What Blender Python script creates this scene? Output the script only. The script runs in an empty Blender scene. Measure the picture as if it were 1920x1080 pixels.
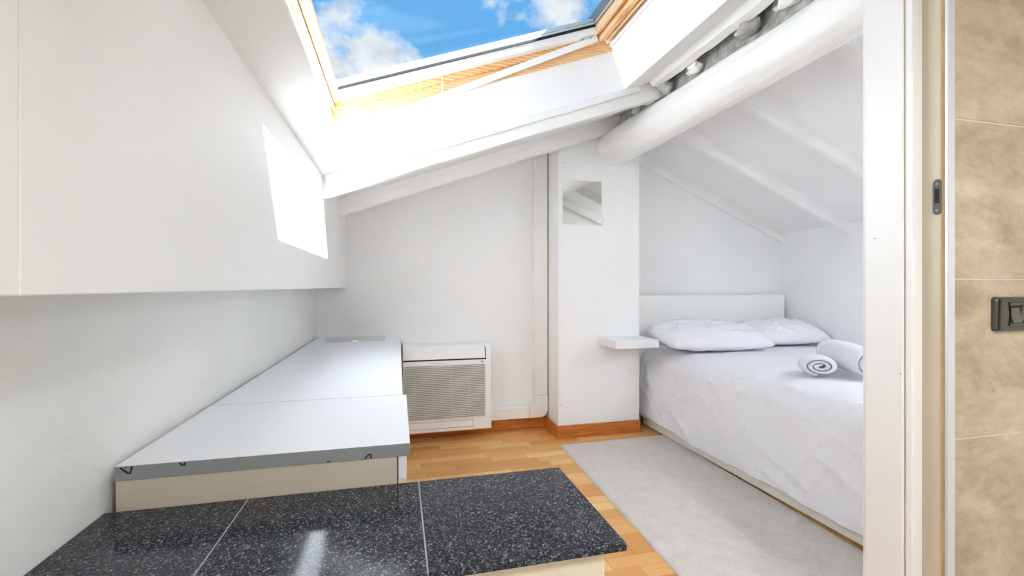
import bpy, bmesh, math, random
from mathutils import Vector, Matrix, noise

random.seed(7)
scene = bpy.context.scene
C = scene.collection
EYE = 1.05                       # camera height above the parquet

# ------------------------------------------------------------------ camera
cam_d = bpy.data.cameras.new('camera')
cam_d.sensor_width = 36.0
cam_d.lens = 853.0 / 1920.0 * 36.0
cam_d.shift_y = -3.0 / 1920.0
cam_d.clip_start = 0.02
cam = bpy.data.objects.new('camera', cam_d)
cam.location = (0, 0, EYE)
cam.rotation_euler = (math.radians(90), 0, math.radians(-14.0))
C.objects.link(cam)
scene.camera = cam

# ------------------------------------------------------------------ exposure, sun, sky
scene.view_settings.view_transform = 'Standard'
scene.view_settings.look = 'None'
scene.view_settings.gamma = 1.0
scene.view_settings.use_curve_mapping = False
scene.view_settings.exposure = 0.27
scene.cycles.max_bounces = 14
scene.cycles.diffuse_bounces = 9
scene.cycles.glossy_bounces = 8
scene.cycles.transparent_max_bounces = 16
scene.cycles.caustics_reflective = False
scene.cycles.caustics_refractive = False
scene.cycles.sample_clamp_indirect = 60.0

SUN_DIR = Vector((1.0, -0.40, 1.07))
sun_d = bpy.data.lights.new('sun', 'SUN')
sun_d.energy = 44.0
sun_d.angle = math.radians(0.53)
sun_d.color = (0.90, 0.955, 1.0)
sun = bpy.data.objects.new('sun', sun_d)
sun.rotation_euler = SUN_DIR.to_track_quat('Z', 'Y').to_euler()
sun.location = (8, -3, 9)
C.objects.link(sun)

SKY_STRENGTH = 0.92
world = bpy.data.worlds.new('sky')
scene.world = world
world.use_nodes = True
wn = world.node_tree.nodes; wl = world.node_tree.links
wn.clear()
w_out = wn.new('ShaderNodeOutputWorld')
w_bg = wn.new('ShaderNodeBackground')
w_tc = wn.new('ShaderNodeTexCoord')
w_map = wn.new('ShaderNodeMapping')
w_map.inputs['Location'].default_value = (1.02, 9.0, 2.91)
w_map.inputs['Scale'].default_value = (1.0, 1.0, 1.35)
w_n = wn.new('ShaderNodeTexNoise')
w_n.inputs['Scale'].default_value = 5.5
w_n.inputs['Detail'].default_value = 9.0
w_n.inputs['Roughness'].default_value = 0.56
w_n.inputs['Distortion'].default_value = 0.15
w_r = wn.new('ShaderNodeValToRGB')
w_r.color_ramp.elements[0].position = 0.475
w_r.color_ramp.elements[0].color = (0, 0, 0, 1)
w_r.color_ramp.elements[1].position = 0.575
w_r.color_ramp.elements[1].color = (1, 1, 1, 1)
w_n2 = wn.new('ShaderNodeTexNoise')
w_n2.inputs['Scale'].default_value = 9.0
w_n2.inputs['Detail'].default_value = 6.0
w_c = wn.new('ShaderNodeValToRGB')
w_c.color_ramp.elements[0].position = 0.35
w_c.color_ramp.elements[0].color = (0.56, 0.60, 0.66, 1)
w_c.color_ramp.elements[1].position = 0.62
w_c.color_ramp.elements[1].color = (0.93, 0.94, 0.95, 1)
w_mix = wn.new('ShaderNodeMixRGB')
w_mix.inputs['Color1'].default_value = (0.125, 0.41, 0.80, 1)
wl.new(w_tc.outputs['Generated'], w_map.inputs['Vector'])
wl.new(w_map.outputs['Vector'], w_n.inputs['Vector'])
wl.new(w_map.outputs['Vector'], w_n2.inputs['Vector'])
wl.new(w_n.outputs['Fac'], w_r.inputs['Fac'])
wl.new(w_n2.outputs['Fac'], w_c.inputs['Fac'])
wl.new(w_r.outputs['Color'], w_mix.inputs['Fac'])
wl.new(w_c.outputs['Color'], w_mix.inputs['Color2'])
wl.new(w_mix.outputs['Color'], w_bg.inputs['Color'])
w_bg.inputs['Strength'].default_value = SKY_STRENGTH
wl.new(w_bg.outputs['Background'], w_out.inputs['Surface'])

# ------------------------------------------------------------------ materials
def srgb(r, g, b):
    f = lambda c: (c/255)/12.92 if c/255 <= .04045 else ((c/255+.055)/1.055)**2.4
    return (f(r), f(g), f(b), 1)

MATS = {}
def base_mat(name, col, rough=.6, metal=0.0, spec=0.5):
    m = bpy.data.materials.new(name); m.use_nodes = True
    b = m.node_tree.nodes['Principled BSDF']
    b.inputs['Base Color'].default_value = col
    b.inputs['Roughness'].default_value = rough
    b.inputs['Metallic'].default_value = metal
    b.inputs['Specular IOR Level'].default_value = spec
    MATS[name] = m
    return m, m.node_tree.nodes, m.node_tree.links, b

def coord(nd, lk, scale=(1, 1, 1), kind='Object'):
    tc = nd.new('ShaderNodeTexCoord'); mp = nd.new('ShaderNodeMapping')
    mp.inputs['Scale'].default_value = scale
    lk.new(tc.outputs[kind], mp.inputs['Vector'])
    return mp.outputs['Vector']

def add_noise(nd, lk, vec, scale, detail=4, rough=.5, dist=0):
    n = nd.new('ShaderNodeTexNoise')
    n.inputs['Scale'].default_value = scale; n.inputs['Detail'].default_value = detail
    n.inputs['Roughness'].default_value = rough; n.inputs['Distortion'].default_value = dist
    lk.new(vec, n.inputs['Vector'])
    return n.outputs['Fac']

def add_ramp(nd, lk, fac, stops):
    r = nd.new('ShaderNodeValToRGB')
    e = r.color_ramp.elements
    while len(e) < len(stops): e.new(.5)
    for i, (p, c) in enumerate(stops):
        e[i].position = p; e[i].color = c
    lk.new(fac, r.inputs['Fac'])
    return r.outputs['Color']

def add_bump(nd, lk, b, h, strength, dist):
    bp = nd.new('ShaderNodeBump')
    bp.inputs['Strength'].default_value = strength; bp.inputs['Distance'].default_value = dist
    lk.new(h, bp.inputs['Height']); lk.new(bp.outputs['Normal'], b.inputs['Normal'])

def simple(name, col, rough=.6, bump=0, bscale=60, bdist=.002, var=0.0, vscale=3, metal=0, spec=.5):
    m, nd, lk, b = base_mat(name, col, rough, metal, spec)
    v = coord(nd, lk)
    if var:
        lo = tuple(c*(1-var) for c in col[:3]) + (1,)
        n = add_noise(nd, lk, v, vscale, 5)
        lk.new(add_ramp(nd, lk, n, [(.3, lo), (.7, col)]), b.inputs['Base Color'])
    if bump:
        add_bump(nd, lk, b, add_noise(nd, lk, v, bscale, 5, .6), bump, bdist)
    return m

simple('wall_paint', (.87, .87, .87, 1), .75, .25, 90, .002, .03, 2.0)
simple('wall_rough', (.83, .835, .82, 1), .85, .5, 45, .004, .06, 3.0)
simple('panel_paint', (.87, .87, .87, 1), .55, .06, 40, .001, .02, 1.5)
simple('ceiling_paint', (.86, .86, .855, 1), .75, .3, 60, .003, .04, 3.0)
simple('rafter_paint', (.86, .855, .845, 1), .7, .45, 50, .004, .05, 6.0)
simple('reveal_paint', (.88, .88, .88, 1), .6, .08, 40, .001)
simple('log_paint', (.88, .875, .865, 1), .6, .5, 30, .006, .04, 8.0)
simple('mortar', (.62, .61, .57, 1), .95, .9, 60, .01, .55, 22)
simple('plaster_cream', srgb(226, 212, 188), .9, .6, 30, .006, .06, 5)
simple('laminate_white', (.84, .85, .88, 1), .6, 0)
simple('laminate_beige', srgb(205, 195, 178), .5, 0, var=.03, vscale=2)
simple('laminate_cream', srgb(226, 222, 208), .5, 0)
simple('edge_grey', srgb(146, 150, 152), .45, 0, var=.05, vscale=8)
simple('ink_black', (.008, .008, .01, 1), .6)
simple('ac_plastic', srgb(238, 238, 238), .4, .02, 200, .0005)
simple('ac_slat', srgb(228, 226, 223), .45)
simple('ac_dark', srgb(158, 153, 148), .7)
simple('gap_black', (.012, .012, .012, 1), .8)
simple('display_grey', srgb(150, 150, 148), .3)
simple('duct_plastic', srgb(238, 236, 233), .45)
simple('sealant_dark', srgb(136, 122, 108), .8)
simple('jamb_white', srgb(228, 227, 226), .4, .05, 60, .001)
simple('jamb_beige', srgb(200, 186, 164), .45, .08, 25, .001, .06, 6)
simple('filler_ochre', srgb(184, 154, 104), .8, .5, 60, .003, .15, 14)
simple('metal_strip', (.66, .68, .70, 1), .4, metal=.5)
simple('strike_metal', srgb(74, 73, 71), .5, metal=.3)
simple('switch_metal', srgb(84, 82, 76), .36, metal=.55)
simple('switch_rocker', srgb(98, 94, 86), .4, metal=.4)
simple('window_grey', srgb(120, 124, 130), .45, metal=.2)
simple('flashing', srgb(205, 208, 212), .4, metal=.1)
simple('window_white', srgb(245, 243, 240), .4)
simple('cord_white', srgb(244, 244, 242), .7)
simple('shelf_white', (.80, .80, .82, 1), .45)
simple('sheet_cotton', (.82, .825, .87, 1), .9, .12, 260, .0008, .02, 4)
simple('pillow_cotton', (.83, .835, .88, 1), .9, .12, 260, .0008, .02, 5)
simple('towel_terry', (.80, .80, .84, 1), .95, .7, 420, .003)
for cn, sc in (('sheet_cotton', (5, 12, 14)), ('pillow_cotton', (16, 9, 9))):
    nt = MATS[cn].node_tree; b = nt.nodes['Principled BSDF']
    v = coord(nt.nodes, nt.links, sc)
    h = add_noise(nt.nodes, nt.links, v, 1.0, 4, .55, .8)
    add_bump(nt.nodes, nt.links, b, h, .55, .016)
simple('bed_frame', srgb(232, 230, 222), .5)
simple('headboard_paint', srgb(238, 238, 236), .5)
simple('outside_render', srgb(196, 176, 150), .9, .5, 25, .01, .15, 3)
simple('grout_light', srgb(205, 196, 184), .85)
simple('grout_grey', srgb(168, 170, 176), .8)
simple('bath_wall', srgb(232, 228, 220), .7)
simple('roof_outer', srgb(150, 90, 66), .9, .5, 20, .01, .2, 6)

# mirror
m, nd, lk, b = base_mat('mirror', (.74, .75, .70, 1), .02, 1.0)
# glass pane: thin, mostly see-through
m = bpy.data.materials.new('glass'); m.use_nodes = True; MATS['glass'] = m
nd = m.node_tree.nodes; lk = m.node_tree.links; nd.clear()
o_ = nd.new('ShaderNodeOutputMaterial'); mx = nd.new('ShaderNodeMixShader')
tr = nd.new('ShaderNodeBsdfTransparent'); gl = nd.new('ShaderNodeBsdfGlossy')
tr.inputs['Color'].default_value = (.96, .98, .985, 1); gl.inputs['Roughness'].default_value = .02
mx.inputs['Fac'].default_value = .012
lk.new(tr.outputs['BSDF'], mx.inputs[1]); lk.new(gl.outputs['BSDF'], mx.inputs[2])
lk.new(mx.outputs['Shader'], o_.inputs['Surface'])

# pine (skylight)
def pine(name, c0, c1, scale):
    m, nd, lk, b = base_mat(name, c1, .42)
    v = coord(nd, lk, scale)
    n1 = add_noise(nd, lk, v, 3.0, 3, .5, 1.6)
    w = nd.new('ShaderNodeTexWave'); w.wave_type = 'BANDS'; w.bands_direction = 'Z'
    w.inputs['Scale'].default_value = 5.0; w.inputs['Distortion'].default_value = 6.0
    w.inputs['Detail'].default_value = 3; lk.new(v, w.inputs['Vector'])
    mxn = nd.new('ShaderNodeMath'); mxn.operation = 'MULTIPLY'
    lk.new(w.outputs['Fac'], mxn.inputs[0]); lk.new(n1, mxn.inputs[1])
    lk.new(add_ramp(nd, lk, mxn.outputs[0], [(.05, c1), (.6, c0)]), b.inputs['Base Color'])
pine('pine', srgb(206, 148, 88), srgb(236, 198, 146), (1.2, 1.2, 4))
pine('pine_lining', srgb(216, 164, 110), srgb(238, 206, 164), (1.5, 1.5, 5))

# parquet oak: every plank its own tone
m, nd, lk, b = base_mat('parquet', srgb(206, 152, 88), .33)
oi = nd.new('ShaderNodeObjectInfo')
tc = nd.new('ShaderNodeTexCoord'); mp = nd.new('ShaderNodeMapping')
mp.inputs['Scale'].default_value = (2.2, 30, 30)
cmb = nd.new('ShaderNodeCombineXYZ')
mul = nd.new('ShaderNodeMath'); mul.operation = 'MULTIPLY'; mul.inputs[1].default_value = 37.0
lk.new(oi.outputs['Random'], mul.inputs[0]); lk.new(mul.outputs[0], cmb.inputs['X']); lk.new(mul.outputs[0], cmb.inputs['Z'])
lk.new(tc.outputs['Object'], mp.inputs['Vector']); lk.new(cmb.outputs[0], mp.inputs['Location'])
g = add_noise(nd, lk, mp.outputs['Vector'], 3.0, 6, .6, .5)
tone = add_ramp(nd, lk, oi.outputs['Random'], [(0, srgb(212, 150, 82)), (.35, srgb(224, 166, 98)), (.7, srgb(234, 182, 116)), (1, srgb(244, 204, 144))])
grain = add_ramp(nd, lk, g, [(.3, (.86, .80, .72, 1)), (.7, (1, 1, 1, 1))])
mm = nd.new('ShaderNodeMixRGB'); mm.blend_type = 'MULTIPLY'; mm.inputs['Fac'].default_value = .75
lk.new(tone, mm.inputs['Color1']); lk.new(grain, mm.inputs['Color2']); lk.new(mm.outputs[0], b.inputs['Base Color'])
add_bump(nd, lk, b, g, .06, .001)
simple('floor_joint', srgb(110, 66, 30), .8)

# skirting wood
m, nd, lk, b = base_mat('skirting', srgb(190, 112, 46), .4)
v = coord(nd, lk, (3, 3, 26))
g = add_noise(nd, lk, v, 2.4, 5, .55, .6)
lk.new(add_ramp(nd, lk, g, [(.3, srgb(170, 94, 34)), (.7, srgb(204, 128, 58))]), b.inputs['Base Color'])

# granite
m, nd, lk, b = base_mat('granite', (.04, .04, .05, 1), .10, 0, .22)
v = coord(nd, lk)
vo = nd.new('ShaderNodeTexVoronoi'); vo.inputs['Scale'].default_value = 400; lk.new(v, vo.inputs['Vector'])
sp = nd.new('ShaderNodeSeparateColor'); lk.new(vo.outputs['Color'], sp.inputs['Color'])
c1 = add_ramp(nd, lk, sp.outputs['Red'], [(0, (.012, .013, .018, 1)), (.45, (.030, .032, .042, 1)), (.72, (.075, .08, .10, 1)), (.9, (.15, .16, .19, 1)), (1, (.36, .37, .41, 1))])
n2 = add_noise(nd, lk, v, 420, 2, .5)
c2 = add_ramp(nd, lk, n2, [(.35, (.35, .35, .36, 1)), (.65, (1, 1, 1, 1))])
mm = nd.new('ShaderNodeMixRGB'); mm.blend_type = 'MULTIPLY'; mm.inputs['Fac'].default_value = 1
lk.new(c1, mm.inputs['Color1']); lk.new(c2, mm.inputs['Color2']); lk.new(mm.outputs[0], b.inputs['Base Color'])

# beige stone tile
m, nd, lk, b = base_mat('stone_tile', srgb(196, 172, 142), .38)
v = coord(nd, lk, (1.0, 1.0, 1.8))
n1 = add_noise(nd, lk, v, 5.0, 9, .62, .7)
n2 = add_noise(nd, lk, v, 26.0, 8, .7, .4)
a1 = add_ramp(nd, lk, n1, [(.28, srgb(150, 132, 108)), (.5, srgb(178, 160, 137)), (.72, srgb(202, 188, 168))])
a2 = add_ramp(nd, lk, n2, [(.30, (.66, .62, .56, 1)), (.58, (1, 1, 1, 1))])
mm = nd.new('ShaderNodeMixRGB'); mm.blend_type = 'MULTIPLY'; mm.inputs['Fac'].default_value = .55
lk.new(a1, mm.inputs['Color1']); lk.new(a2, mm.inputs['Color2']); lk.new(mm.outputs[0], b.inputs['Base Color'])
add_bump(nd, lk, b, n2, .08, .001)

# rug
m, nd, lk, b = base_mat('rug_pile', srgb(198, 190, 184), .98, 0, .1)
v = coord(nd, lk)
n1 = add_noise(nd, lk, v, 260, 3, .7); n2 = add_noise(nd, lk, v, 14, 4, .6)
a1 = add_ramp(nd, lk, n1, [(.3, srgb(202, 194, 188)), (.7, srgb(236, 229, 223))])
a2 = add_ramp(nd, lk, n2, [(.3, (.90, .90, .90, 1)), (.7, (1, 1, 1, 1))])
mm = nd.new('ShaderNodeMixRGB'); mm.blend_type = 'MULTIPLY'; mm.inputs['Fac'].default_value = 1
lk.new(a1, mm.inputs['Color1']); lk.new(a2, mm.inputs['Color2']); lk.new(mm.outputs[0], b.inputs['Base Color'])
add_bump(nd, lk, b, n1, .6, .005)

# glow of the added fill lamps
m, nd, lk, b = base_mat('fill_lamp_glow', (1, 1, 1, 1), .5)
b.inputs['Emission Color'].default_value = (.905, .955, 1.0, 1)
FILL_LAMP_GLOW = b.inputs['Emission Strength']
FILL_LAMP_GLOW.default_value = 80.0

# ------------------------------------------------------------------ helpers
def box(bm, x0, x1, y0, y1, z0, z1, fn=None):
    vs = []
    for (x, y, z) in ((x0, y0, z0), (x1, y0, z0), (x1, y1, z0), (x0, y1, z0), (x0, y0, z1), (x1, y0, z1), (x1, y1, z1), (x0, y1, z1)):
        vs.append(bm.verts.new(fn(x, y, z) if fn else (x, y, z)))
    for f in ((0, 3, 2, 1), (4, 5, 6, 7), (0, 1, 5, 4), (1, 2, 6, 5), (2, 3, 7, 6), (3, 0, 4, 7)):
        bm.faces.new([vs[i] for i in f])
    return vs

def prism(bm, pts, axis, a0, a1):
    """extrude a 2D outline along an axis: axis 'y' -> pts (x,z); axis 'x' -> pts (y,z); axis 'z' -> pts (x,y)"""
    def P(p, a):
        return {'y': (p[0], a, p[1]), 'x': (a, p[0], p[1]), 'z': (p[0], p[1], a)}[axis]
    A = [bm.verts.new(P(p, a0)) for p in pts]; B = [bm.verts.new(P(p, a1)) for p in pts]
    n = len(pts)
    bm.faces.new(A); bm.faces.new(B[::-1])
    for i in range(n):
        bm.faces.new((A[i], B[i], B[(i+1) % n], A[(i+1) % n]))

def tube(bm, p0, p1, r0, r1=None, seg=16, caps=True):
    p0, p1 = Vector(p0), Vector(p1); r1 = r0 if r1 is None else r1
    q = (p1-p0).to_track_quat('Z', 'Y')
    A = []; B = []
    for i in range(seg):
        a = 2*math.pi*i/seg; d = q @ Vector((math.cos(a), math.sin(a), 0))
        A.append(bm.verts.new(p0+d*r0)); B.append(bm.verts.new(p1+d*r1))
    for i in range(seg):
        bm.faces.new((A[i], A[(i+1) % seg], B[(i+1) % seg], B[i]))
    if caps:
        bm.faces.new(A[::-1]); bm.faces.new(B)

def bevel(bm, off, seg=2, sharp=30):
    bmesh.ops.recalc_face_normals(bm, faces=bm.faces)
    es = [e for e in bm.edges if len(e.link_faces) == 2 and e.calc_face_angle(0) > math.radians(sharp)]
    bmesh.ops.bevel(bm, geom=es, offset=off, segments=seg, profile=.5, affect='EDGES', clamp_overlap=True)

def obj(name, bm, mat, parent=None, smooth=False):
    bmesh.ops.recalc_face_normals(bm, faces=bm.faces)
    me = bpy.data.meshes.new(name); bm.to_mesh(me); bm.free()
    me.materials.append(MATS[mat])
    if smooth:
        for p in me.polygons: p.use_smooth = True
    o = bpy.data.objects.new(name, me); C.objects.link(o)
    if parent:
        o.parent = parent
        o.matrix_parent_inverse = Matrix.Translation(parent.location).inverted() if parent.type == 'EMPTY' else Matrix()
    return o

def tag(o, label, cat, group=None):
    o['label'] = label; o['category'] = cat
    if group: o['group'] = group
    return o

def thing(name, loc, label, cat, group=None):
    o = bpy.data.objects.new(name, None); C.objects.link(o); o.location = loc
    o.empty_display_size = .1
    return tag(o, label, cat, group)

def struct(o, label=None):
    o['kind'] = 'structure'
    if label: o['label'] = label
    return o

def bobj(name, mat, parent, x0, x1, y0, y1, z0, z1, bev=0, seg=2, fn=None):
    bm = bmesh.new(); box(bm, x0, x1, y0, y1, z0, z1, fn)
    if bev: bevel(bm, bev, seg)
    return obj(name, bm, mat, parent)

# ------------------------------------------------------------------ roof frames
SL, SR = .365, .43                       # roof pitches left / right of the ridge
TL, TR = math.atan(SL), math.atan(SR)
XR, ZR = 1.487, EYE + 1.185              # ridge
ZL0 = ZR - SL*XR                         # left ceiling height at x = 0
def LR(x, y, n):
    return (x*math.cos(TL) - n*math.sin(TL), y, ZL0 + x*math.sin(TL) + n*math.cos(TL))
def RR(x, y, n):
    return (XR + x*math.cos(TR) + n*math.sin(TR), y, ZR - x*math.sin(TR) + n*math.cos(TR))
def zl(x): return ZL0 + SL*x
def zr(x): return ZR - SR*(x-XR)

X_L, X_LU, X_R = -.53, -.345, 3.18       # left lower wall, left upper face, right wall
Y_B, Y_N = 3.24, -1.7                    # far wall, wall behind the camera
XJ, YT, YD = 1.17, .74, .885             # door lining, tiled wall face, bedroom side of partition
HX0, HX1, HY0, HY1, HN = -.235, 1.285, .95, 2.28, .265   # skylight shaft in roof coordinates
XRIDGE = (XR)/math.cos(TL)

# ------------------------------------------------------------------ the shell
floor = struct(bobj('floor', 'floor_joint', None, -.8, 3.4, Y_N-.2, Y_B+.2, -.12, -.006), 'oak strip parquet floor laid across the room')
# parquet strips
PW = .071
rng = random.Random(3)
shared = {}
rest = bmesh.new()
nrow = 0
y = .62
count = 0
while y < Y_B:
    x = -.6 - rng.random()*.35
    while x < 3.2:
        L = rng.choice((.22, .28, .34, .42, .5))
        xa, xb = x, x+L
        vis = (xb > -.02 and xa < 1.95 and y > .95 and y < 3.2)
        if 1.12 < xa and xb < 1.66 and y < 2.7: vis = False      # under the rug
        if vis:
            if L not in shared:
                bm = bmesh.new(); box(bm, 0, L-.0012, 0, PW-.0012, -.014, 0)
                bevel(bm, .0012, 1)
                me = bpy.data.meshes.new('plank'); bm.to_mesh(me); bm.free(); me.materials.append(MATS['parquet'])
                shared[L] = me
            o = bpy.data.objects.new('plank', shared[L]); C.objects.link(o)
            o.location = (xa, y, 0); o.parent = floor; count += 1
        else:
            box(rest, xa, xb-.0012, y, y+PW-.0012, -.014, -.0002)
        x += L
    y += PW
o = obj('plank_field', rest, 'parquet', floor); o['kind'] = 'stuff'
bobj('bathroom_floor', 'grout_light', floor, X_L, 3.18, Y_N, .62, -.01, 0)

# far wall (gable), wall behind the camera, right and left walls
def gable(bm, y0, y1, x0, x1, up=.12):
    pts = [(x0, -.05), (x1, -.05), (x1, (zr(x1) if x1 > XR else zl(x1))+up)]
    if x0 < XR < x1: pts.append((XR, ZR+up))
    pts.append((x0, (zl(x0) if x0 < XR else zr(x0))+up))
    prism(bm, pts, 'y', y0, y1)
bm = bmesh.new(); gable(bm, Y_B, Y_B+.2, -.75, 3.4); struct(obj('wall_back', bm, 'wall_paint'), 'white far wall under the sloping ceiling')
bm = bmesh.new(); gable(bm, Y_N-.2, Y_N, -.75, 3.4); struct(obj('wall_front', bm, 'bath_wall'))
struct(bobj('wall_right', 'wall_paint', None, X_R, X_R+.2, Y_N-.1, Y_B+.1, -.05, zr(X_R)+.1), 'low white wall along the bed')
struct(bobj('wall_left', 'wall_rough', None, X_L-.2, X_L, Y_N-.1, Y_B+.1, -.05, EYE+.05), 'rough white plaster wall below the boxed-out panel')
up = struct(bobj('wall_left_upper', 'panel_paint', None, X_L-.2, X_LU-.006, Y_N-.05, Y_B+.05, EYE-.003, zl(X_LU)+.12), 'boxed-out smooth white panel above the low cabinet')
def upanel(ya, yb):
    bm = bmesh.new(); box(bm, X_LU-.03, X_LU, ya, yb, EYE-.009, zl(X_LU)+.03); bevel(bm, .0015, 1)
    return obj('panel', bm, 'panel_paint', up)
upanel(Y_N, .5255); upanel(.527, Y_B)

# partition with the bathroom door (right of the opening)
bm = bmesh.new(); gable(bm, YT+.012, YD, XJ+.02, X_R+.1, .05); struct(obj('wall_partition', bm, 'wall_paint'), 'partition wall beside the doorway')
part = [o for o in C.objects if o.name == 'wall_partition'][0]
struct(bobj('wall_bathroom', 'bath_wall', None, 2.35, 2.45, Y_N-.05, YT+.02, -.05, zr(2.45)+.05))

# ceiling slabs (thick, so the sides of the hole are the skylight shaft)
bm = bmesh.new()
xa, xb = -1.1, XRIDGE+.35
ya, yb = Y_N-.25, Y_B+.25
box(bm, xa, HX0, ya, yb, 0, HN, LR)
box(bm, HX1, XRIDGE, ya, yb, 0, HN, LR)
box(bm, XRIDGE, xb, ya, yb, .06, HN, LR)
box(bm, HX0, HX1, ya, HY0, 0, HN, LR)
box(bm, HX0, HX1, HY1, yb, 0, HN, LR)
ceil = struct(obj('ceiling', bm, 'ceiling_paint'), 'white sloping attic ceiling')
bm = bmesh.new(); box(bm, 0, 2.3, ya, yb, 0, HN, RR); obj('ceiling_slope', bm, 'ceiling_paint', ceil)
# smooth plasterboard lining of the shaft
t = .004
bobj('shaft_lining', 'reveal_paint', ceil, HX0-.0, HX1, HY1-t, HY1+.001, -.001, HN, 0, 1, LR)
bobj('shaft_lining', 'reveal_paint', ceil, HX0, HX1, HY0-.001, HY0+t, -.001, HN, 0, 1, LR)
bobj('shaft_lining', 'reveal_paint', ceil, HX0-.001, HX0+t, HY0+t, HY1-t, -.001, HN, 0, 1, LR)
bobj('shaft_lining', 'reveal_paint', ceil, HX1-t, HX1+.001, HY0+t, HY1-t, -.001, HN, 0, 1, LR)
# rafters: hand-painted, slightly uneven
def rafter(fn, x0, x1, y0, w, h, seed):
    bm = bmesh.new(); n = 26
    rings = []
    for i in range(n+1):
        x = x0+(x1-x0)*i/n
        ring = []
        for (yy, nn) in ((y0, .0), (y0, -h*.5), (y0+.006, -h), (y0+w*.5, -h*1.03), (y0+w-.006, -h), (y0+w, -h*.5), (y0+w, 0.0)):
            d = .004*noise.noise(Vector((x*5, yy*9+seed*3.1, nn*20)))
            ring.append(bm.verts.new(fn(x, yy+d, nn+(d if nn < 0 else .002))))
        rings.append(ring)
    for a, b_ in zip(rings, rings[1:]):
        for j in range(len(a)):
            k = (j+1) % len(a)
            bm.faces.new((a[j], a[k], b_[k], b_[j]))
    bm.faces.new(rings[0]); bm.faces.new(rings[-1][::-1])
    o = obj('rafter', bm, 'rafter_paint', ceil)
    return o
for i, y0 in enumerate((2.283, 2.87, .28, -.32, -.92)):
    rafter(LR, -.40, XRIDGE, y0, .075, .092, i)
for i, y0 in enumerate((3.20, 2.60, 2.03, 1.46, .92, .32, -.26, -.84, -1.42)):
    rafter(RR, 0, 1.95, y0, .07, .075, 20+i)
# trim strip under the far side of the shaft
bm = bmesh.new(); box(bm, -.36, 1.37, 2.262, 2.284, -.036, .0, LR); bevel(bm, .004, 2)
obj('trim_strip', bm, 'rafter_paint', ceil)

# ------------------------------------------------------------------ chimney breast / pillar
PX0, PX1, PY = 1.072, 1.688, 2.97
bm = bmesh.new(); gable(bm, PY, Y_B+.02, PX0, PX1, .03); pil = struct(obj('wall_pillar', bm, 'wall_paint'), 'white pillar between the air conditioner and the bed')
# skirting boards
def skirt(name, x0, x1, y0, y1):
    bm = bmesh.new(); box(bm, x0, x1, y0, y1, .0005, .088); bevel(bm, .003, 1)
    return struct(obj(name, bm, 'skirting'), 'oiled wooden skirting board')
skirt('baseboard_pillar', PX0-.014, PX1+.002, PY-.014, PY)
skirt('baseboard_pillar_side', PX0-.014, PX0, PY+.0005, Y_B-.0145)
skirt('baseboard_back', X_L, PX0, Y_B-.014, Y_B)
# dark nail heads / knots in the skirting
for (x, y_, z) in ((1.40, PY-.0145, .047), (.82, Y_B-.0145, .05)):
    bm = bmesh.new(); tube(bm, (x, y_, z), (x, y_-.001, z), .004, seg=10)
    o = obj('skirting_knot', bm, 'sealant_dark'); o.parent = [q for q in C.objects if q.name == ('baseboard_pillar' if y_ < 3 else 'baseboard_back')][0]
# little nail hole marks on the pillar
for (x, z) in ((1.12, EYE+.86), (1.085, .23)):
    bobj('paint_chip', 'sealant_dark', pil, x-.007, x+.007, PY-.0012, PY+.001, z-.0016, z+.0016)

# ------------------------------------------------------------------ the log
bm = bmesh.new()
ny, na = 220, 56
BX, BZ = 1.487, EYE+.972
rings = []
for i in range(ny+1):
    yy = Y_N + (PY+.02-Y_N)*i/ny
    ring = []
    tp = min(1.0, max(0.0, (PY-yy)/1.5)); dr_ = .026*tp
    rb = .122 - dr_ + .007*noise.noise(Vector((0, yy*1.3, 4.2)))
    cx = BX + .014*tp + .008*noise.noise(Vector((3.3, yy*.9, 1.1))); cz = BZ - .020*tp
    for j in range(na):
        a = 2*math.pi*j/na
        d = Vector((math.cos(a), 0, math.sin(a)))
        r = rb + .008*noise.noise(Vector((d.x*1.7, yy*1.6, d.z*1.7+7))) + .0045*noise.noise(Vector((d.x*6, yy*4.5, d.z*6))) + .002*noise.noise(Vector((d.x*14, yy*9, d.z*14)))
        ring.append(bm.verts.new((cx+d.x*r, yy, cz+d.z*r)))
    rings.append(ring)
for a, b_ in zip(rings, rings[1:]):
    for j in range(na):
        bm.faces.new((a[j], a[(j+1) % na], b_[(j+1) % na], b_[j]))
bm.faces.new(rings[0]); bm.faces.new(rings[-1][::-1])
log = tag(obj('ridge_beam', bm, 'log_paint', smooth=True), 'thick round log beam painted white under the roof ridge', 'beam')
# rough mortar infill above the log
bm = bmesh.new(); n = 150
rr = []
for i in range(n+1):
    yy = Y_N + (PY+.02-Y_N)*i/n
    o1 = .018*noise.noise(Vector((yy*9, .3, 2))); o2 = .012*noise.noise(Vector((yy*17, 5, 2)))
    rr.append([bm.verts.new(p) for p in ((BX-.015+o1, yy, BZ+.06), (BX-.005+o2, yy, ZR-.03), (BX+.01+o1, yy, ZR+.05), (BX+.05, yy, ZR+.05), (BX+.05, yy, BZ+.06))])
for a, b_ in zip(rr, rr[1:]):
    for j in range(4):
        bm.faces.new((a[j], a[j+1], b_[j+1], b_[j]))
o = obj('mortar_infill', bm, 'mortar', ceil)
bm = bmesh.new(); n = 120; rr = []
for i in range(n+1):
    yy = .4 + (2.26-.4)*i/n
    k = .5+.5*noise.noise(Vector((yy*5, 1.5, 0))); k2 = noise.noise(Vector((yy*14, 4.5, 0)))
    x0_ = XRIDGE-.145-.02*k; dn = .028+.022*k+.006*k2
    rr.append([bm.verts.new(LR(*p)) for p in ((x0_, yy, .002), (x0_+.008, yy, -dn*.8), (x0_+.05, yy, -dn-.012), (XRIDGE-.05, yy, -dn*.7), (XRIDGE-.05, yy, .002))])
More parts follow.
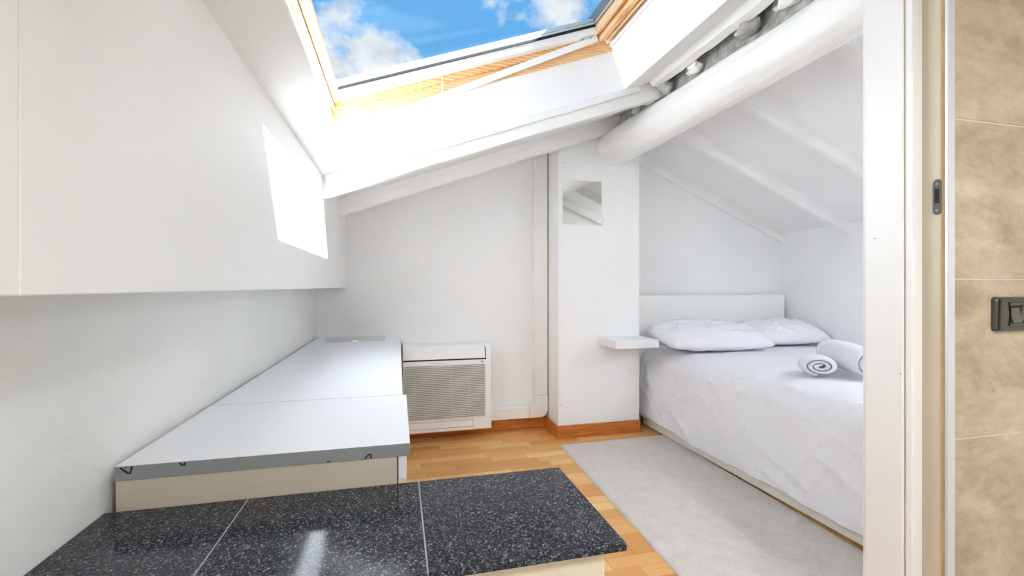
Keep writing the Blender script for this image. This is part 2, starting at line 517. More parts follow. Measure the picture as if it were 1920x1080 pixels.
for a, b_ in zip(rr, rr[1:]):
    for j in range(4):
        bm.faces.new((a[j], a[j+1], b_[j+1], b_[j]))
obj('plaster_fillet', bm, 'ceiling_paint', ceil)
def lump(cx, cy, cz, sx, sy, sz, seed, mat):
    bm = bmesh.new(); bmesh.ops.create_icosphere(bm, subdivisions=3, radius=1)
    for v in bm.verts:
        k = 1 + .45*noise.noise(v.co*1.6+Vector((seed, 0, 0)))
        v.co = Vector((cx+v.co.x*sx*k, cy+v.co.y*sy*k, cz+v.co.z*sz*k))
    return obj('mortar_lump', bm, mat, ceil, True)
for i, (yy, dx, s) in enumerate(((2.40, -.055, .8), (2.22, -.06, 1.0), (1.98, -.055, .8), (1.62, -.06, 1.1), (1.42, -.05, .9), (2.93, -.08, 1.0), (1.1, -.06, .9), (.8, -.05, 1))):
    lump(BX+dx, yy, BZ+.118, .035*s, .05*s, .028*s, i*3.7, 'mortar' if i % 2 else 'rafter_paint')

# ------------------------------------------------------------------ skylight
sk = bpy.data.objects.new('window_1', None); C.objects.link(sk); sk.location = LR((HX0+HX1)/2, (HY0+HY1)/2, HN)
struct(sk, 'pine roof window in the sloping ceiling')
def sbox(name, mat, x0, x1, y0, y1, n0, n1, bev=.003, parent=None):
    return bobj(name, mat, parent or sk, x0, x1, y0, y1, n0, n1, bev, 2, LR)
N0 = HN
# outer frame: lining boards in the shaft head, then the fixed frame
sbox('frame_lining', 'pine_lining', HX0, HX1, HY1-.010, HY1-.0045, N0-.052, N0+.01, .001)
sbox('frame_lining', 'pine_lining', HX0+.0045, HX0+.010, HY0+.02, HY1-.0105, N0-.01, N0+.01, .001)
F = .03
sbox('frame_member', 'pine', HX0-.05, HX0+F, HY0-.05, HY1+.05, N0+.001, N0+.075)
sbox('frame_member', 'pine', HX1-F, HX1+.05, HY0-.05, HY1+.05, N0+.001, N0+.075)
sbox('frame_member', 'pine', HX0+F, HX1-F, HY1-F, HY1+.05, N0+.001, N0+.075)
sbox('frame_member', 'pine', HX0+F, HX1-F, HY0-.05, HY0+F, N0+.001, N0+.075)
# sash
S0, S1 = F+.003, .088
sa = sbox('sash_member', 'pine', HX0+S0, HX0+S1-.02, HY0+S0, HY1-S0, N0+.028, N0+.085)
sb = sbox('sash_member', 'pine_lining', HX1-S1-.02, HX1-S0, HY0+S0, HY1-S0, N0+.028, N0+.085)
sc_ = sbox('sash_member', 'window_white', HX0+S1-.02, HX1-S1-.02, HY1-S1, HY1-S0, N0+.028, N0+.085)
sd = sbox('sash_member', 'window_white', HX0+S1-.02, HX1-S1-.02, HY0+S0, HY0+S1, N0+.028, N0+.085)
# gasket line, outer cladding
gx0, gx1, gy0, gy1 = HX0+S1-.02, HX1-S1-.02, HY0+S1, HY1-S1
sbox('gasket', 'gap_black', gx0, gx1, gy1-.008, gy1+.001, N0+.060, N0+.0705, 0)
sbox('gasket', 'window_grey', gx0, gx1, gy0, gy0+.006, N0+.062, N0+.07, 0)
sbox('gasket', 'window_grey', gx0, gx0+.006, gy0+.006, gy1-.006, N0+.062, N0+.07, 0)
sbox('gasket', 'window_grey', gx1-.006, gx1, gy0+.006, gy1-.006, N0+.062, N0+.07, 0)
sbox('glass_pane', 'glass', gx0, gx1, gy0, gy1, N0+.071, N0+.077, 0)
sbox('cladding', 'flashing', gx0-.02, gx1+.02, gy1-.002, HY1+.06, N0+.0855, N0+.105)
sbox('cladding', 'flashing', gx0-.02, gx1+.02, HY1+.06, HY1+.09, N0+.076, N0+.135)
sbox('cladding', 'flashing', gx0-.02, gx1+.02, HY0-.06, gy0+.002, N0+.0855, N0+.105)
sbox('cladding', 'flashing', HX0-.06, gx0+.002, HY0-.06, HY1+.06, N0+.0855, N0+.105)
sbox('cladding', 'window_grey', gx1-.002, HX1+.10, HY0-.06, HY1+.06, N0+.0855, N0+.125)
# ventilation flap and handle rail along the upper side
vf = sbox('ventilation_flap', 'pine', HX1-.088, HX1-.052, HY0+.08, HY1-.045, N0-.006, N0+.022, .006)
sbox('ventilation_flap', 'pine', HX1-.045, HX1-.030, HY0+.05, HY1-.034, N0-.014, N0+.026, .004)
hr = sbox('handle_rail', 'window_white', HX1-.020, HX1-.008, HY0+.05, HY1-.02, N0-.034, N0-.020, .002)
for yy in (HY1-.05, HY1-.46, HY0+.12):
    sbox('rail_bracket', 'window_white', HX1-.05, HX1-.006, yy-.006, yy+.006, N0-.022, N0-.001, .001)
# hinge plate with screws on the far sash
hp = sbox('hinge_plate', 'flashing', HX1-.20, HX1-.125, HY1-S0-.05, HY1-S0-.012, N0+.024, N0+.0285, .001)
for dx in (.015, .06):
    bm = bmesh.new(); tube(bm, LR(HX1-.20+dx, HY1-S0-.03, N0+.0205), LR(HX1-.20+dx, HY1-S0-.03, N0+.0245), .004, seg=10)
    obj('screw', bm, 'window_grey', sk)
# small blind clips at the lower corner
for dx in (.065, .085):
    sbox('blind_clip', 'window_white', HX0+S1+dx-.004, HX0+S1+dx+.004, HY1-S1-.012, HY1-S1+.03, N0+.02, N0+.05, .001)
# white stay bar lying diagonally across the far side
p0 = Vector(LR(1.19, HY1-.052, N0+.015)); p1 = Vector((.0, HY1-.028, EYE+.835))
bm = bmesh.new()
d = (p1-p0).normalized(); q = d.cross(Vector((0, 1, 0))).normalized()
ring = []
for p in (p0, p1):
    ring.append([bm.verts.new(p + q*a*.016 + Vector((0, 1, 0))*b_*.006) for a, b_ in ((-1, -1), (1, -1), (1, 1), (-1, 1))])
for j in range(4):
    bm.faces.new((ring[0][j], ring[0][(j+1) % 4], ring[1][(j+1) % 4], ring[1][j]))
bm.faces.new(ring[0]); bm.faces.new(ring[1][::-1])
bevel(bm, .002, 2)
obj('stay_bar', bm, 'window_white', sk)
# pull cord with a small bead
bm = bmesh.new()
cp = Vector((.205, HY1-.055, EYE+1.085))
tube(bm, cp, cp+Vector((0, 0, -.31)), .0018, seg=8)
cord = obj('pull_cord', bm, 'cord_white', sk)
bm = bmesh.new(); tube(bm, cp+Vector((0, 0, .01)), cp+Vector((0, 0, -.06)), .004, .0075, seg=12); obj('cord_toggle', bm, 'cord_white', sk)
bm = bmesh.new(); tube(bm, cp+Vector((0, 0, -.31)), cp+Vector((0, 0, -.325)), .005, .003, seg=12); obj('cord_bead', bm, 'window_grey', sk)
# roof covering around the window and an unseen chimney shape added to cut the sunlight
bm = bmesh.new()
for (a0, a1, b0, b1) in ((-1.15, HX0-.06, ya, yb), (HX1+.10, XRIDGE+.3, ya, yb), (HX0-.06, HX1+.10, ya, HY0-.06), (HX0-.06, HX1+.10, HY1+.06, yb)):
    box(bm, a0, a1, b0, b1, HN+.002, HN+.06, LR)
obj('roof_covering', bm, 'roof_outer', ceil)
CX = 1.78; CT = EYE+.531+1.07*CX
bobj('added_sun_block', 'outside_render', ceil, CX+.04, 2.3, -.55, 2.05, ZR-.1, CT-.08, .01)
bobj('added_sun_block_cap', 'outside_render', ceil, CX, 2.34, -.6, 2.1, CT-.08, CT, .01)

# ------------------------------------------------------------------ low wall with granite top
lw = struct(bobj('wall_low', 'plaster_cream', None, X_L, .336, .70, .982, -.02, .6175, .006), 'low plastered wall carrying the granite slabs')
GZ = .63
gx = [X_L+.001, -.289, .042, .362]
for a, b_ in zip(gx, gx[1:]):
    bm = bmesh.new(); box(bm, a+(.0012 if a > -.5 else 0), b_-(.0012 if b_ < .36 else 0), .675, 1.0, GZ-.012, GZ); bevel(bm, .0012, 2)
    obj('granite_slab', bm, 'granite', lw)
bobj('grout', 'grout_grey', lw, X_L+.002, .335, .678, .997, GZ-.0118, GZ-.0012)

# ------------------------------------------------------------------ low cabinet
BT = EYE-.337
cab = thing('low_cabinet', (-.25, 2.1, 0), 'long low white cabinet along the left wall with a beige front', 'cabinet')
bobj('front_panel', 'laminate_beige', cab, -.513, -.003, 1.004, 1.020, .0005, BT-.0265, .001)
bobj('side_panel', 'laminate_white', cab, -.003, .012, 1.06, Y_B-.016, .0005, BT-.0265, .001)
bobj('corner_post', 'laminate_cream', cab, -.001, .017, 1.006, 1.058, .0005, BT-.0265, .001)
bobj('corner_foil', 'laminate_white', cab, .0005, .0155, 1.0040, 1.0056, BT-.075, BT-.027)
bobj('inner_side', 'laminate_beige', cab, -.513, -.498, 1.021, Y_B-.016, .0005, BT-.0265)
bobj('top_panel', 'laminate_white', cab, -.514, .0125, 1.460, Y_B-.002, BT-.026, BT-.0005, .001)
ft = bobj('top_panel', 'laminate_white', cab, -.514, .0235, 1.0035, 1.452, BT-.026, BT+.0005, .0008)
eb = bobj('edge_band', 'edge_grey', ft, -.514, .0235, 1.0015, 1.0036, BT-.0262, BT-.0002)
eb2 = bobj('edge_band', 'edge_grey', ft, .0235, .0245, 1.0016, 1.452, BT-.0262, BT-.0002)
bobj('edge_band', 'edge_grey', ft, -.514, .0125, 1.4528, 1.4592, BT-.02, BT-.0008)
# printed recycling triangles on the edge band (cut off by the edges)
def strokes(cx, cz, s, flip, rot):
    """outline of a chasing-arrow triangle, as short thick strokes clipped to the band"""
    bm = bmesh.new()
    lo, hi = BT-.0258, BT-.0006
    pts = [Vector((0, 1)), Vector((-.95, -.6)), Vector((.95, -.6))]
    segs = []
    for i in range(3):
        a, b_ = pts[i], pts[(i+1) % 3]
        segs.append((a.lerp(b_, .08), a.lerp(b_, .46), .0013)); segs.append((a.lerp(b_, .54), a.lerp(b_, .95), .0013))
        segs.append((a.lerp(b_, .46)+Vector((.10, .10)), a.lerp(b_, .46)-Vector((.10, .10)), .0013))
    segs += [(Vector((-.25, -.15)), Vector((-.05, -.15)), .0007), (Vector((.05, -.15)), Vector((.25, -.15)), .0007), (Vector((-.2, -.32)), Vector((.2, -.32)), .0007), (Vector((1.15, -.1)), Vector((1.4, -.1)), .0012)]
    n = 14; cr, sr = math.cos(rot), math.sin(rot)
    def T(p):
        p = Vector((p.x, p.y*flip)); return Vector((cx+(p.x*cr-p.y*sr)*s, cz+(p.x*sr+p.y*cr)*s))
    for a, b_, w in segs:
        for k in range(n):
            P, R = T(a.lerp(b_, k/n)), T(a.lerp(b_, (k+1)/n))
            dv = R-P
            nv = Vector((-dv.y, dv.x)).normalized()*w
            z_ = [P.y+nv.y, P.y-nv.y, R.y+nv.y, R.y-nv.y]
            if min(z_) < lo or max(z_) > hi: continue
            prism(bm, [(P.x+nv.x, P.y+nv.y), (R.x+nv.x, R.y+nv.y), (R.x-nv.x, R.y-nv.y), (P.x-nv.x, P.y-nv.y)], 'y', 1.0008, 1.0016)
    return obj('printed_mark', bm, 'ink_black', ft)
strokes(-.493, BT-.003, .0135, -1, .30)
strokes(-.404, BT+.004, .0135, -1, .30)
strokes(-.302, BT+.0105, .0135, -1, .30)
strokes(-.143, BT-.0345, .0135, 1, -.30)
strokes(-.062, BT-.0270, .0135, 1, -.30)
bobj('printed_mark', 'ink_black', ft, .0232, .0243, 1.0008, 1.0016, BT-.0165, BT-.0125)
# mirror tile lying on the cabinet
mt = tag(bobj('mirror_tile', 'mirror', None, -.425, -.085, 2.935, 3.195, BT, BT+.004, .0008), 'square mirror tile lying flat on the white cabinet top', 'mirror')

# ------------------------------------------------------------------ air conditioner
AX0, AX1, AY0, AZ0, AZ1 = .0265, .612, 3.03, .083, .655
ac = thing('air_conditioner', (.26, 3.12, 0), 'white floor-console air conditioner with slatted grille on the far wall', 'air conditioner')
pts = [(Y_B-.001, AZ0), (AY0+.01, AZ0), (AY0, AZ0+.01), (AY0, AZ1-.085), (AY0+.012, AZ1-.04), (AY0+.05, AZ1-.008), (AY0+.085, AZ1), (Y_B-.001, AZ1)]
bm = bmesh.new(); prism(bm, pts, 'x', AX0, AX1); bevel(bm, .005, 2, 45); obj('body', bm, 'ac_plastic', ac)
fy = AY0
gx0_, gx1_ = AX0+.002, AX1-.042
# dark outlet slot under the lid
bobj('outlet_slot', 'gap_black', ac, gx0_, gx1_+.004, fy-.0022, fy+.004, AZ1-.0965, AZ1-.0875)
lid = [(fy-.003, AZ1-.0875), (fy+.009, AZ1-.036), (fy+.047, AZ1-.0035), (fy+.085, AZ1+.004), (fy+.085, AZ1-.002), (fy+.05, AZ1-.012), (fy+.016, AZ1-.042), (fy+.006, AZ1-.0875)]
bm = bmesh.new(); prism(bm, lid, 'x', gx0_, gx1_); bevel(bm, .0015, 1, 40); obj('lid', bm, 'ac_plastic', ac)
lidgap = [(fy-.0012, AZ1-.0875), (fy+.0105, AZ1-.036), (fy+.03, AZ1-.016), (fy+.045, AZ1-.016), (fy+.02, AZ1-.06), (fy+.006, AZ1-.0875)]
bm = bmesh.new(); prism(bm, lidgap, 'x', gx1_+.0005, gx1_+.004); obj('lid_gap', bm, 'gap_black', ac)
# strip with the display
bobj('display_strip', 'ac_plastic', ac, gx0_, gx1_, fy-.004, fy+.002, AZ1-.128, AZ1-.0965, .001)
bobj('display', 'display_grey', ac, gx1_-.034, gx1_-.014, fy-.0046, fy-.003, AZ1-.115, AZ1-.105)
bobj('badge', 'ac_slat', ac, .20, .29, fy-.0044, fy-.003, AZ1-.114, AZ1-.108)
# grille
gz0, gz1 = .172, AZ1-.130
bobj('grille_recess', 'ac_dark', ac, gx0_+.004, gx1_-.004, fy-.0012, fy+.001, gz0, gz1)
ns = 30; pitch = (gz1-gz0)/ns
slat_me = None
for k in range(ns):
    z0 = gz0+pitch*k
    if slat_me is None:
        bm = bmesh.new()
        prism(bm, [(-.001, .0), (-.0095, pitch*.30), (-.0095, pitch*.52), (-.001, pitch*.62)], 'x', gx0_+.004, gx1_-.004)
        bmesh.ops.recalc_face_normals(bm, faces=bm.faces)
        slat_me = bpy.data.meshes.new('slat'); bm.to_mesh(slat_me); bm.free(); slat_me.materials.append(MATS['ac_slat'])
    o = bpy.data.objects.new('slat', slat_me); C.objects.link(o); o.parent = ac
    o.location = Vector((0, fy, z0)) - ac.location
for xv in (.10, .22, .34, .46):
    bobj('grille_rib', 'ac_slat', ac, xv-.001, xv+.001, fy-.0085, fy-.001, gz0, gz1)
bobj('grille_edge', 'ac_plastic', ac, gx1_-.004, gx1_, fy-.01, fy+.001, gz0-.004, gz1, .001)
# lower flap
bobj('flap_gap', 'gap_black', ac, gx0_, gx1_-.085, fy-.0008, fy+.001, AZ0+.028, AZ0+.074)
bobj('lower_flap', 'ac_plastic', ac, gx0_, gx1_-.0865, fy-.004, fy+.0005, AZ0+.0305, AZ0+.0725, .001)
# trunking
du = thing('cable_trunking', (.98, 3.2, .09), 'white plastic cable trunking running up the corner beside the pillar', 'trunking')
def ybev(name, mat, parent, *a, **k):
    bm = bmesh.new(); box(bm, *a); bevel(bm, k.get('b', .006), 2); return obj(name, bm, mat, parent)
DZ = .0905
ybev('vertical_duct', 'duct_plastic', du, .972, 1.0645, Y_B-.058, Y_B-.001, .252, zl(.97)-.002)
ybev('horizontal_duct', 'duct_plastic', du, AX1-.002, .93, Y_B-.058, Y_B-.001, DZ, .178)
# rounded elbow
pts = [(.93, .1785), (.93, DZ)]
for k in range(9):
    a = -math.pi/2 + (math.pi/2)*k/8
    pts.append((1.0645-.055+.055*math.cos(a), DZ+.055+.055*math.sin(a)))
pts += [(1.0648, .252), (.971, .252)]
for k in range(6):
    a = 0 - (math.pi/2)*k/5
    pts.append((.945+.026*math.cos(a), .205+.0265*math.sin(a)))
bm = bmesh.new(); prism(bm, pts, 'y', Y_B-.060, Y_B-.001); bevel(bm, .004, 2, 50); obj('elbow', bm, 'duct_plastic', du)
bobj('duct_lip', 'duct_plastic', du, .963, .972, Y_B-.02, Y_B-.001, .26, zl(.97)-.004)
bobj('seal_gap', 'sealant_dark', du, 1.0655, 1.0715, Y_B-.05, Y_B-.001, .11, zl(1.05)-.004)

# ------------------------------------------------------------------ pillar mirror and shelf
tag(bobj('wall_mirror', 'mirror', None, 1.102, 1.392, PY-.004, PY-.0002, EYE+.433, EYE+.738, .001), 'frameless square mirror fixed to the white pillar', 'mirror')
sh = tag(bobj('floating_shelf', 'shelf_white', None, 1.372, 1.690, 2.712, PY-.0002, .640, .694, .003), 'small white floating shelf on the pillar beside the bed', 'shelf')

# ------------------------------------------------------------------ rug
bm = bmesh.new()
nx, ny = 40, 80
rx0, rx1, ry0, ry1 = 1.03, 1.83, 1.02, 2.835
V = []
for i in range(nx+1):
    for j in range(ny+1):
        x = rx0+(rx1-rx0)*i/nx; yy = ry0+(ry1-ry0)*j/ny
        e = min(i, nx-i, j, ny-j)
        wob = .005*noise.noise(Vector((x*2, yy*3, 0))) if i in (0, nx) or j in (0, ny) else 0
        z = .010 + .0012*noise.noise(Vector((x*9, yy*9, 2)))
        if e == 0: z = .004
        V.append(bm.verts.new((x+wob-.034*(ry1-yy), yy+wob+.03*(x-rx0), z)))
for i in range(nx):
    for j in range(ny):
        bm.faces.new((V[i*(ny+1)+j], V[(i+1)*(ny+1)+j], V[(i+1)*(ny+1)+j+1], V[i*(ny+1)+j+1]))
ex = bmesh.ops.extrude_edge_only(bm, edges=[e for e in bm.edges if len(e.link_faces) == 1])
for v in ex['geom']:
    if isinstance(v, bmesh.types.BMVert): v.co.z = .0004
tag(obj('rug', bm, 'rug_pile', smooth=True), 'plain light grey short-pile rug on the parquet beside the bed', 'rug')

# ------------------------------------------------------------------ bed
BXL, BXR_, BY0, BY1, BEDZ = 1.785, 3.165, 1.16, 3.105, .595
bed = thing('bed', (2.48, 2.2, 0), 'low white double bed frame with a plain panel headboard against the far wall', 'bed')
bobj('side_rail', 'bed_frame', bed, BXL+.013, BXL+.036, BY0+.03, BY1, .012, .30, .002)
bobj('side_rail', 'bed_frame', bed, BXR_-.02, BXR_-.002, BY0+.03, BY1, .012, .30, .002)
bobj('foot_rail', 'bed_frame', bed, BXL+.037, BXR_-.021, BY0+.03, BY0+.05, .012, .30, .002)
for lx in (BXL+.06, BXR_-.08):
    for ly in (BY0+.08, BY1-.1):
        bobj('leg', 'bed_frame', bed, lx-.02, lx+.02, ly-.02, ly+.02, .0005, .02)
bobj('headboard', 'headboard_paint', bed, 1.70, 3.132, 3.14, 3.205, .10, .981, .003)
bobj('slatted_base', 'bed_frame', bed, BXL+.037, BXR_-.021, BY0+.051, BY1, .20, .28)
ma = bobj('mattress', 'sheet_cotton', bed, BXL+.045, BXR_-.02, BY0+.05, BY1-.01, .285, BEDZ-.03, .05, 4)
# sheet: wrapped cloth with folds
prof = []                                   # (x, z) from the left hem over the top to the right
HEM = .074
for k in range(30):
    tt = k/29
    prof.append((BXL-.012+.030*tt*tt, HEM+(BEDZ-.14-HEM)*tt))
for k in range(1, 15):
    a = math.pi - (math.pi/2)*k/14
    prof.append((BXL+.018+.15+.15*math.cos(a), BEDZ-.14+.14*math.sin(a)))
for k in range(1, 38):
    prof.append((BXL+.168+(BXR_-.10-BXL-.168)*k/37, BEDZ+.012*math.sin(math.pi*k/37)))
for k in range(1, 8):
    a = math.pi/2*(1-k/7)
    prof.append((BXR_-.10+.10*math.cos(a), BEDZ-.10+.10*math.sin(a)))
for k in range(1, 6):
    prof.append((BXR_, BEDZ-.10-.06*k))
wprof = []
NW = 96
for k in range(NW):
    wprof.append((BY1+.03-(BY1+.03-BY0-.11)*k/(NW-1), 9.0))
for k in range(1, 9):
    a = math.pi/2*k/8
    wprof.append((BY0+.11-.11*math.sin(a), BEDZ-.11+.11*math.cos(a)))
for k in range(1, 12):
    wprof.append((BY0, BEDZ-.11-(BEDZ-.11-HEM)*k/11))
bm = bmesh.new(); G = []
def fold(x, yy, z, side):
    # long shallow drag folds falling diagonally on the side, crumples on top
    v = Vector((x, yy, z))
    d = .017*noise.noise(Vector((yy*2.1+z*2.5, z*1.5, 3.1)))
    d += .010*noise.noise(Vector((yy*7-z*6, z*3+yy, 8.2)))
    d += .0055*noise.noise(Vector((yy*17-z*12+x*4, z*6, x*5)))
    d += .0016*noise.noise(Vector((yy*38, z*24, x*20)))
    # ridged creases
    r1 = 1-abs(noise.noise(Vector((yy*.9+z*2.0, z*8.0-yy*4.2, x*3+1.7))))
    d += .012*(r1**12)*side + .006*((1-abs(noise.noise(Vector((yy*1.1-x*1.5, z*5+yy*6.5+x*3, 7.7)))))**10)
    return d
for i, (px, pz) in enumerate(prof):
    row = []
    side = 1.0 if i < 38 else .25
    for j, (wy, wz) in enumerate(wprof):
        z = min(pz, wz); x = px; yy = wy
        hemf = max(0, 1-i/8.0)
        z += hemf*(.018*noise.noise(Vector((yy*1.9, .5, 0)))+.010*noise.noise(Vector((yy*6, 2.5, 0))))
        d = fold(x, yy, z, side)
        if i < 44: x -= abs(d)*1.0*side + (.010*side if d > 0 else 0)*0
        if i >= 30: z += d*(.5 if i < 44 else .55)
        if j > NW: yy += d*.6
        row.append(bm.verts.new((x, yy, z)))
    G.append(row)
for i in range(len(G)-1):
    for j in range(len(wprof)-1):
        bm.faces.new((G[i][j], G[i+1][j], G[i+1][j+1], G[i][j+1]))
sheet = obj('bed_sheet', bm, 'sheet_cotton', smooth=True)
tag(sheet, 'rumpled white bed sheet draped over the mattress almost to the floor', 'bed sheet')
sm = sheet.modifiers.new('sub', 'SUBSURF'); sm.levels = 1; sm.render_levels = 1

def pillow(cx, cy, cz, a, b_, h, rz, rx, seed, label):
    bm = bmesh.new(); n = 44
    M = Matrix.Translation((cx, cy, cz)) @ Matrix.Rotation(rz, 4, 'Z') @ Matrix.Rotation(rx, 4, 'X')
    sides = []
    for sgn in (1, -1):
        g = []
        for i in range(n+1):
            row = []
            for j in range(n+1):
                u = -1+2*i/n; v = -1+2*j/n
                # outline pinched between the corners
                x = a*u*(1-.04*(1-v*v)*(abs(u)**3)-.05*(u*v)**4) ; y_ = b_*v*(1-.07*(1-u*u)*(abs(v)**3)-.05*(u*v)**4)
                t = max(0, (1-abs(u)**3.4))**.5*max(0, (1-abs(v)**2.8))**.55
                th = h*t*(.62 if sgn > 0 else .38)
                e = 1-max(abs(u), abs(v))
                wr = .014*noise.noise(Vector((u*3.2+seed, v*3.2, sgn*2))) + .009*noise.noise(Vector((u*8+seed, v*7, 1.3)))
                wr += .022*((1-abs(noise.noise(Vector((u*2.1+v*1.2+seed*1.7, v*2.3-u, 4)))))**6)*min(1, e*6)
                z = sgn*th + wr*min(1, e*8)*(1 if sgn > 0 else .3)
                z += .010*noise.noise(Vector((u*4+seed, v*4, 9)))*(1-min(1, e*5))
                row.append(M @ Vector((x, y_, z)))
            g.append(row)
        sides.append(g)
    V = {}
    def vert(s, i, j):
        if i in (0, n) or j in (0, n): s = 0
        if (s, i, j) not in V: V[(s, i, j)] = bm.verts.new(sides[s][i][j])
        return V[(s, i, j)]
    for s in (0, 1):
        for i in range(n):
            for j in range(n):
                q = [vert(s, i, j), vert(s, i+1, j), vert(s, i+1, j+1), vert(s, i, j+1)]
                bm.faces.new(q if s == 0 else q[::-1])
    o = obj('pillow', bm, 'pillow_cotton', smooth=True)
    return tag(o, label, 'pillow', 'pillows at the headboard')
pillow(2.135, 2.80, BEDZ+.088, .375, .235, .16, math.radians(-7), math.radians(8), 1.3, 'white pillow at the head of the bed next to the floating shelf')
pillow(2.825, 2.90, BEDZ+.088, .325, .20, .155, math.radians(1), math.radians(8), 6.1, 'white pillow at the head of the bed near the right wall, behind the towels')

# rolled towels: spiral outline swept along its axis
def towel(c0, c1, r, flat, turns, label, seed, stretch=1.0):
    c0, c1 = Vector(c0), Vector(c1)
    ax = (c1-c0); L = ax.length; ax.normalize()
    up_ = Vector((0, 0, 1)); side = ax.cross(up_).normalized(); up_ = side.cross(ax).normalized()
    bm = bmesh.new()
    th = r/(turns+.6)
    N = int(turns*40); ph = -math.pi*.55 - 2*math.pi*turns
    ns_ = 9
    outer = []; inner = []
    for i in range(N+1):
        a = 2*math.pi*i/40
        rr_ = r*.10 + (r*.96-r*.10)*i/N
        for lst, dr in ((outer, th*.44), (inner, -th*.44)):
            R_ = rr_+dr + .02*r*noise.noise(Vector((a*.7, seed, dr*50)))
            lst.append((R_*math.cos(a+ph)*stretch, R_*math.sin(a+ph)*flat))
    def ring(s):
        f = s/ns_
        k = 1-.10*(abs(2*f-1)**4)
        off = .006*noise.noise(Vector((f*3, seed, 1)))
        base = c0+ax*L*f
        return [[bm.verts.new(base + side*(p[0]*k) + up_*(p[1]*k+off) + ax*(.006*noise.noise(Vector((p[0]*30, p[1]*30, seed))) if s in (0, ns_) else 0)) for p in lst] for lst in (outer, inner)]
    RS = [ring(s) for s in range(ns_+1)]
    for s in range(ns_):
        for i in range(N):
            for w in (0, 1):
                A, B = RS[s][w], RS[s+1][w]
                bm.faces.new((A[i], A[i+1], B[i+1], B[i]))
        for i in (0, N):
            bm.faces.new((RS[s][0][i], RS[s][1][i], RS[s+1][1][i], RS[s+1][0][i]))
    for s in (0, ns_):
        for i in range(N):
            bm.faces.new((RS[s][0][i], RS[s][0][i+1], RS[s][1][i+1], RS[s][1][i]))
    o = obj('rolled_towel', bm, 'towel_terry', smooth=True)
    m_ = o.modifiers.new('sub', 'SUBSURF'); m_.levels = 1; m_.render_levels = 1
    return tag(o, label, 'towel', 'rolled towels on the bed')
TZ = BEDZ+.012
towel((1.985, 1.775, TZ+.054), (2.09, 1.90, TZ+.052), .066, .74, 2.6, 'small white rolled towel on the bed with its spiral end showing', 1.0, 1.25)
towel((2.15, 1.655, TZ+.080), (2.365, 2.065, TZ+.086), .076, .95, 3.0, 'long white rolled bath towel resting beside the small rolled one', 5.0, 1.0)

# ------------------------------------------------------------------ doorway: lining, stop, tiles, switch
ZD = zl(XJ)-.02
dj = bpy.data.objects.new('door_1', None); C.objects.link(dj); dj.location = (XJ, .8, 0); struct(dj, 'white door lining at the bathroom doorway')
bobj('jamb_rebate', 'jamb_beige', dj, XJ, XJ+.03, YT+.0022, .789, 0, ZD, .001)
bobj('filler_joint', 'filler_ochre', dj, XJ-.0012, XJ+.01, YT+.0025, YT+.0095, 0, ZD)
bobj('door_stop', 'jamb_white', dj, XJ-.030, XJ+.03, .788, .8025, 0, ZD, .002)
bobj('gasket_groove', 'jamb_beige', dj, XJ-.0265, XJ+.02, .802, .8075, 0, ZD)
bobj('jamb_board', 'jamb_white', dj, XJ-.031, XJ+.03, .807, YD+.012, 0, ZD, .003)
bobj('casing', 'jamb_white', dj, XJ-.02, XJ+.06, YD+.0125, YD+.026, 0, ZD, .003)
for z in (EYE+.118, EYE-.205):
    bm = bmesh.new(); tube(bm, (XJ-.0315, .872 if z > EYE else .812, z), (XJ-.0302, .872 if z > EYE else .812, z), .0016, seg=8); obj('nail_hole', bm, 'sealant_dark', dj)
# strike plate
def rrect(w, h, r, n=8):
    pts = []
    for (cx, cy, a0) in ((w/2-r, h/2-r, 0), (-w/2+r, h/2-r, 90), (-w/2+r, -h/2+r, 180), (w/2-r, -h/2+r, 270)):
        for k in range(n+1):
            a = math.radians(a0+90*k/n); pts.append((cx+r*math.cos(a), cy+r*math.sin(a)))
    return pts
SZ = EYE+.2; SY = .757
bm = bmesh.new(); prism(bm, [(SY+p[0], SZ+p[1]) for p in rrect(.0175, .079, .0085)], 'x', XJ-.0022, XJ+.001); bevel(bm, .0006, 1)
sp_ = obj('strike_plate', bm, 'strike_metal', dj)
bobj('latch_hole', 'gap_black', sp_, XJ-.0026, XJ-.0015, SY-.0045, SY+.0045, SZ-.014, SZ+.018)
for dz in (-.030, .029):
    bm = bmesh.new(); tube(bm, (XJ-.0029, SY, SZ+dz), (XJ-.002, SY, SZ+dz), .003, seg=12); obj('screw', bm, 'window_grey', sp_)
# metal tile edge trim
bm = bmesh.new(); box(bm, XJ-.003, XJ+.018, YT-.005, YT+.002, 0, ZD); bevel(bm, .0015, 2)
struct(obj('trim_1', bm, 'metal_strip'), 'metal edge strip between the door lining and the stone tiles')
# tiles
zs = [0, EYE-.339-.356, EYE-.339, EYE+.0165, EYE+.372, EYE+.372+.356, EYE+1.19]
for k in range(len(zs)-1):
    for (a, b_) in ((XJ+.019, 1.86), (1.86, 2.35)):
        top = zs[k+1]-.0015
        bm = bmesh.new(); box(bm, a+.0008, b_-.0012, YT-.0005, YT+.0125, zs[k]+.0015, min(top, zr(b_)-.01 if b_ > XR else top)); bevel(bm, .0008, 1)
        obj('tile', bm, 'stone_tile', part)
bobj('grout', 'grout_light', part, XJ+.02, 2.35, YT+.0008, YT+.0122, 0, EYE+.8)
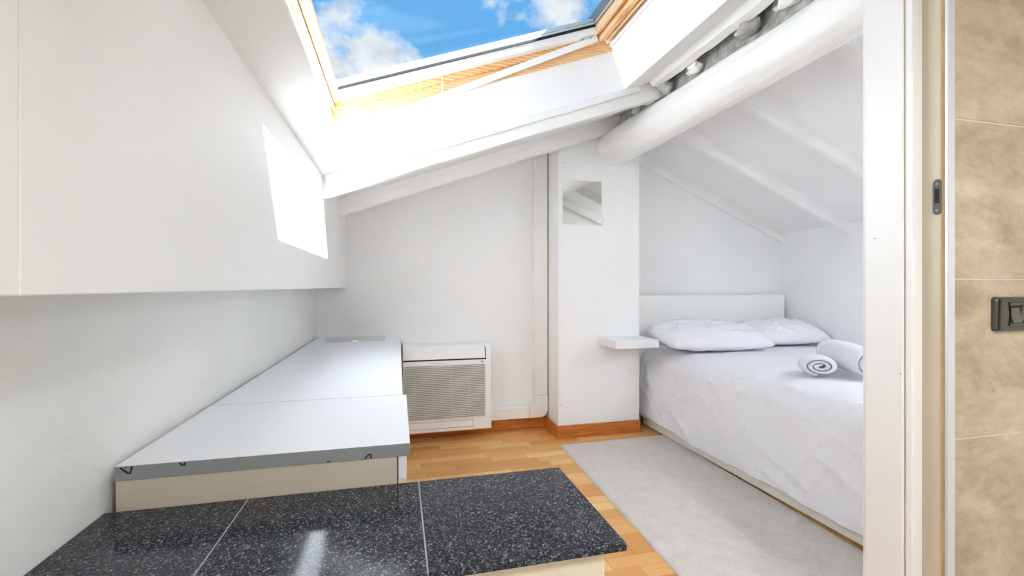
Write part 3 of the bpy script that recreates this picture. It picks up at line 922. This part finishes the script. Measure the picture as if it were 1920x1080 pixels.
# light switch
sw = thing('light_switch', (1.36, YT, EYE-.062), 'dark bronze light switch on the beige stone tiles', 'light switch')
scx, scz = 1.3595, EYE-.063
def curved_plate(w, h, r, d0, bulge, mat, name, parent, cx=scx, cz=scz):
    """plate whose face bows out towards its middle, side ends lower"""
    bm = bmesh.new(); pts = rrect(w, h, r)
    nlay = [(1.0, 0), (1.0, .004), (.97, .007), (.90, .0095)]
    rings = []
    for s, d in nlay:
        ring = []
        for p in pts:
            x = p[0]*s if s == 1 else p[0]-(1-s)*math.copysign(min(abs(p[0]), h/2), p[0])
            z = p[1]*s
            bow = bulge*(1-(2*x/w)**2)*(d/.0095)
            ring.append(bm.verts.new((cx+x, YT-.0006-d0-d-bow, cz+z)))
        rings.append(ring)
    n = len(pts)
    for a, b_ in zip(rings, rings[1:]):
        for i in range(n): bm.faces.new((a[i], a[(i+1) % n], b_[(i+1) % n], b_[i]))
    bm.faces.new(rings[0]); bm.faces.new(rings[-1][::-1])
    return obj(name, bm, mat, parent)
curved_plate(.108, .078, .008, 0, .004, 'switch_metal', 'cover_plate', sw)
yf = YT-.0006-.0135
bobj('module_gap', 'gap_black', sw, scx-.016, scx+.046, yf-.0008, yf+.004, scz-.0255, scz+.0265)
bm = bmesh.new(); prism(bm, [(scx-.050, scz-.034), (scx-.046, scz+.034), (scx-.028, scz+.034), (scx-.022, scz), (scx-.028, scz-.034)], 'y', yf-.0016, yf+.003); bevel(bm, .0012, 2); obj('side_wing', bm, 'switch_metal', sw)
bobj('frame_bar', 'switch_metal', sw, scx-.019, scx+.047, yf-.0022, yf+.004, scz+.0195, scz+.0265, .001)
bobj('frame_bar', 'switch_metal', sw, scx-.019, scx+.047, yf-.0022, yf+.004, scz-.0265, scz-.0205, .001)
for (x0, x1, tilt) in ((scx-.0145, scx+.0135, .005), (scx+.0155, scx+.0445, -.005)):
    bm = bmesh.new()
    prism(bm, [(yf+.002, scz-.0195), (yf-.003-tilt*.5, scz-.0195), (yf-.0018, scz), (yf-.003+tilt*.5, scz+.0185), (yf+.002, scz+.0185)], 'x', x0, x1); bevel(bm, .0008, 1)
    obj('rocker', bm, 'switch_rocker', sw)

# ------------------------------------------------------------------ added fill lamps, out of view, to brighten both rooms
def fill_lamp(p, nrm, r, label):
    la = thing('added_fill_lamp', p, label, 'added lamp')
    p = Vector(p)
    bm = bmesh.new(); tube(bm, p-nrm*.0005, p-nrm*.03, r, r, 40); obj('fill_lamp_base', bm, 'jamb_white', la)
    bm = bmesh.new(); tube(bm, p-nrm*.031, p-nrm*.062, r*.95, r*.87, 40); bevel(bm, .01, 3, 40); obj('diffuser', bm, 'fill_lamp_glow', la)
fill_lamp(LR(.75, -.55, 0), Vector(LR(0, 0, 1))-Vector(LR(0, 0, 0)), .19, 'added round opal fill lamp on the sloping bathroom ceiling, out of view')
fill_lamp(RR(1.35, 1.19, 0), Vector(RR(0, 0, 1))-Vector(RR(0, 0, 0)), .095, 'small added round opal fill lamp above the foot of the bed, out of view')
print('planks', count)
